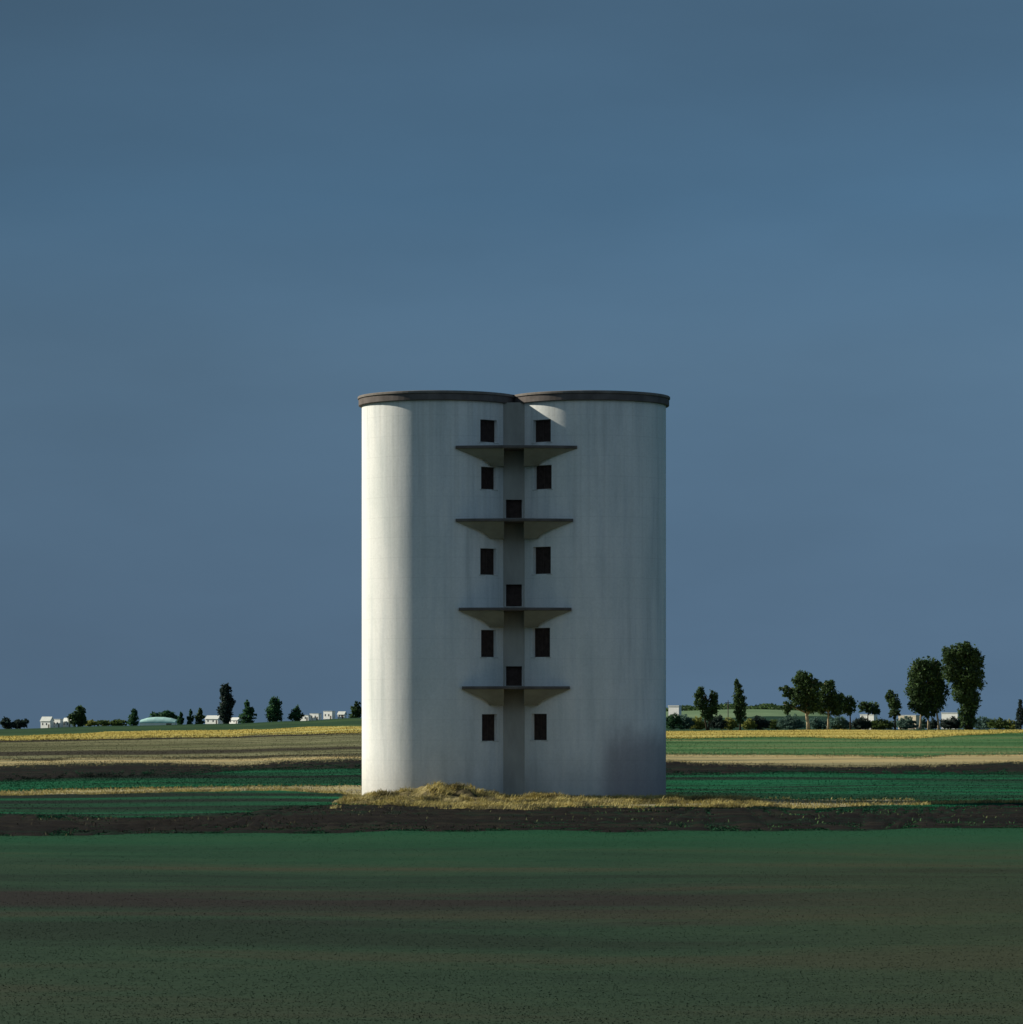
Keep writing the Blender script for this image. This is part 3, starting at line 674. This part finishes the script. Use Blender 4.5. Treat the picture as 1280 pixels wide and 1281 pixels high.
# thin pole
base = Vector(((911-640)*1000/F, 1000, 1.0)); root = empty('utility_pole', base); tag(root, 'thin dark pole against the sky between forked tree and slender cypress', 'pole')
mb = MB(); zt = CH+(HZ-876)*1000/F-1.0; mb.tube([(0, 0, -3), (0, 0, zt)], [.16, .11]); mb.build('post', M['wood'], root)
mb = MB(); mb.box(-.8, .8, -.06, .06, zt-.7, zt-.55); mb.build('crossarm', M['wood'], root)

# ------------------------------------------------------------------ straw at the foot of the silo
def straw_mat(name, a, b_, c):
    return leaf_mat(name, a, b_, c, .2, (.11, .10, .055))
M['straw'] = straw_mat('dry straw', (.22, .18, .05), (.44, .36, .12), (.66, .57, .25))
TOPS = [(440, 1006), (465, 1000), (490, 999), (515, 991), (545, 984), (575, 987), (600, 995), (640, 1001), (670, 998), (690, 999), (720, 1003), (760, 1002.5), (790, 1004.5), (830, 1002.5), (870, 1004), (900, 1009)]
dm = D0-6.6
def mound(X, y):
    px = 640+X*F/dm
    h = max(0, (1003.8-interp(TOPS, px))*dm/F)*1.0+.16
    h *= 1+.6*noise.noise(Vector((X*.9+y*.5, y*.6, 0)))
    if px < 440: h *= max(0, 1-(440-px)/25)
    if px > 900: h *= max(0, 1-(px-900)/60)
    t_ = (y-(dm-5.5))/5.5
    if t_ < 0: return -.1
    prof = (math.sin(min(1, t_)*math.pi/2)**1.3) if t_ <= 1 else max(.35, 1-(t_-1)*1.2)
    return h*prof+.10*noise.noise(Vector((X*2.3, y*2.1, 4)))*min(1, t_*3)-.02
nx, ny = 260, 50
xs_ = np.linspace(-10.5, 15, nx); ys_ = np.linspace(dm-5.6, D0-1, ny)
V = np.array([(X, y, mound(X, y)+terrain(X, y)) for y in ys_ for X in xs_]); idx = np.arange(nx*ny).reshape(ny, nx)
f = np.stack([idx[:-1, :-1], idx[:-1, 1:], idx[1:, 1:], idx[1:, :-1]], -1).reshape(-1, 4)
M['mound'] = field_mat('trampled straw', [(.35, (.05, .045, .03)), (.5, (.17, .14, .07)), (.65, (.36, .30, .14))], (.25, .9), 3.0, .4, .15)
o = link_np('straw_bank', V, f, M['mound'], smooth=True); tag(o, kind='structure')
def blades(P, length, width, lean, name, mt, label, cat, rg, flow=None):
    n = len(P); a = rg.uniform(0, 2*np.pi, n) if flow is None else flow
    dirv = np.stack([np.cos(a), np.sin(a), np.zeros(n)], 1)
    up = np.array([0, 0, 1.0])
    ln = length*rg.uniform(.5, 1.3, (n, 1)); l_ = (lean*rg.uniform(.4, 1.3, (n, 1)))
    side = np.cross(dirv, up)*width*.5*rg.uniform(.6, 1.3, (n, 1))
    wa = rg.uniform(0, np.pi, n); side = side*np.abs(np.cos(wa))[:, None]+dirv*(width*.5*np.abs(np.sin(wa)))[:, None]
    mid = P+dirv*ln*l_*.4+up*ln*(1-l_*.35)*.55; tip = P+dirv*ln*l_*1.0+up*ln*(1-l_*.75)
    v = np.stack([P-side, P+side, mid+side*.8, mid-side*.8, tip], 1).reshape(-1, 3)
    b0 = np.arange(n)*5
    q = np.stack([b0, b0+1, b0+2, b0+3], 1); tr = np.stack([b0+3, b0+2, b0+4, b0+4], 1)
    # tips as degenerate-free triangles: separate arrays
    me = bpy.data.meshes.new(name)
    me.vertices.add(len(v)); me.vertices.foreach_set('co', v.astype(np.float32).ravel())
    li = np.concatenate([q.ravel(), tr[:, :3].ravel()]); me.loops.add(len(li)); me.loops.foreach_set('vertex_index', li.astype(np.int32))
    st = np.concatenate([np.arange(n)*4, n*4+np.arange(n)*3]); me.polygons.add(2*n); me.polygons.foreach_set('loop_start', st.astype(np.int32))
    me.materials.append(mt); me.update()
    o = bpy.data.objects.new(name, me); COL.objects.link(o); tag(o, label, cat, kind='stuff'); return o
rg = np.random.default_rng(11)
P = []; FL = []
while len(P) < 42000:
    X = rg.uniform(-10, 14.5); y = rg.uniform(dm-22.0, D0-3.5)
    side = -1 if X < SX else 1
    if (X-SX-side*CX)**2+(y-D0)**2 < RC*RC: continue
    dens = .16+max(0, min(.3, X*.05))+1.7*noise.noise(Vector((X*.8+y*.3, y*.6, 9)))+(.25 if y > dm-2 else 0)
    if y < dm-4.5:
        q = (dm-4.5-y)/17
        dens = 1.5*noise.noise(Vector((X*.35+y*.25, y*.22, 3)))+.50-q*1.0-abs(X)*.03
    if rg.uniform() > dens: continue
    P.append((X, y, max(mound(X, y), 0)+terrain(X, y)-.03)); FL.append(6.28*noise.noise(Vector((X*.35, y*.5, 2)))+rg.normal()*.5)
blades(np.array(P), .46, .035, .92, 'straw', M['straw'], 'heaped golden straw and dry grass round the foot of the silo', 'straw', rg, np.array(FL))
# dry tufts along the verge running right and left of the silo
def rowd(k, px):
    return float(np.interp((px-640)/F, US, rows[k]))
P = []
for i in range(34000):
    px = rg.uniform(-40, 1320)
    if 470 < px < 820: continue
    a_, b_ = rowd(3, px), rowd(4, px); c_ = a_+(b_-a_)*rg.uniform(-.1, 1)**1.5 if rg.uniform() < .6 else a_+rg.normal()*.6
    if isinstance(c_, complex): continue
    X = (px-640)*c_/F
    if noise.noise(Vector((X*.3, c_*.4, 0)))+.25 < rg.uniform(-.3, .6): continue
    P.append((X, c_, terrain(X, c_)-.02))
blades(np.array(P), .30, .04, .8, 'dry_grass', M['straw'], 'dry yellow grass fringing the narrow track either side of the silo', 'dry grass', rg)
# near field grass
n = 480000
uu = rg.uniform(-.155, .155, n); py = rg.uniform(1037, 1310, n)
inv = rg.uniform(0, 1, n)
dn = F*CH/(py-HZ)
edge = np.interp(uu, US, rows[1])+np.abs(rg.normal(size=n))*3.0
ok = dn < edge-.05; uu = uu[ok]; dn = dn[ok]
X = uu*dn; zz = .05*np.sin(X*.23+dn*.05)+.04*np.sin(X*.11-dn*.13+1.3)
P = np.stack([X, dn, zz-.02], 1)
mg = M['fg'].copy(); mg.name = 'meadow grass blades'; t = mg.node_tree; b = t.nodes['Principled BSDF']
for l in list(t.links):
    if l.to_socket == b.inputs['Normal']: t.links.remove(l)
b.inputs['Roughness'].default_value = .8
blades(P, .045, .032, .9, 'grass', mg, 'short dark green grass covering the near field', 'grass', rg)

# crops standing in the green strips, weeds and stubble along the edges of the strips
def strip_plants(name, k0, k1, n, hgt, wd, mk, label, cat, seed, spread=None, umax=.17, patch=0):
    rg = np.random.default_rng(seed); u = rg.uniform(-umax, umax, n)
    a = np.interp(u, US, rows[k0]); b_ = np.interp(u, US, rows[k1])
    d = a+(b_-a)*rg.uniform(0, 1, n)**1.2 if spread is None else b_+rg.normal(size=n)*spread
    P = np.array([(uu_*dd_, dd_, terrain(uu_*dd_, dd_)-.03) for uu_, dd_ in zip(u, d) if patch == 0 or noise.noise(Vector((uu_*dd_*.22, dd_*.15, seed))) > patch-.5+rg.uniform(-.2, .2)])
    if mk in M:
        m = M[mk].copy(); m.name = name.replace('_', ' '); t = m.node_tree; b = t.nodes['Principled BSDF']
        for l in list(t.links):
            if l.to_socket == b.inputs['Normal']: t.links.remove(l)
    else: m = L[mk]
    blades(P, hgt, wd, .6, name, m, label, cat, rg)
strip_plants('crop_rows', 4, 5, 50000, .11, .07, 'green', 'lush green crop standing behind the silo base and track', 'crop', 21)
strip_plants('crop_rows', 2, 3, 26000, .09, .05, 'green', 'green crop in the wedge left of the silo, in front of the pale track', 'crop', 22)
strip_plants('pasture_grass', 7, 8, 40000, .11, .10, 'olive', 'rough pasture grass on the rising ground beyond the dark soil', 'grass', 23)
strip_plants('cereal', 8, 9, 22000, .20, .10, 'yellow', 'ripe yellow cereal strip below the skyline trees', 'crop', 24)
strip_plants('weeds', 1, 2, 5000, .20, .05, 'olive', 'sparse weeds scattered over the ploughed soil before the silo', 'weeds', 25, patch=.65)
for i, (kb, sp, hh, mk) in enumerate(((1, .9, .07, 'fg'), (2, .8, .10, 'green'), (4, .7, .14, 'green'), (5, 1.2, .14, 'green'), (6, 1.6, .22, 'tan'), (7, 2.0, .22, 'tan'), (8, 2.5, .25, 'olive'))):
    strip_plants('edge_grass', kb, kb, 16000, hh*.8, .06, mk, 'uneven grass along the edge of a field strip', 'grass', 40+i, spread=sp*2.6)

strip_plants('thin_grass', 1, 1, 60000, .05, .06, 'fg', 'short grass of the near field thinning out over the dark soil', 'grass', 60, spread=6.5)
strip_plants('thin_grass', 2, 2, 40000, .06, .06, 'green', 'green shoots thinning out over the far side of the dark soil', 'grass', 61, spread=6.0)
strip_plants('thin_grass', 5, 5, 50000, .08, .08, 'green', 'green shoots thinning out over the narrow dark soil strip behind', 'grass', 62, spread=9.0)
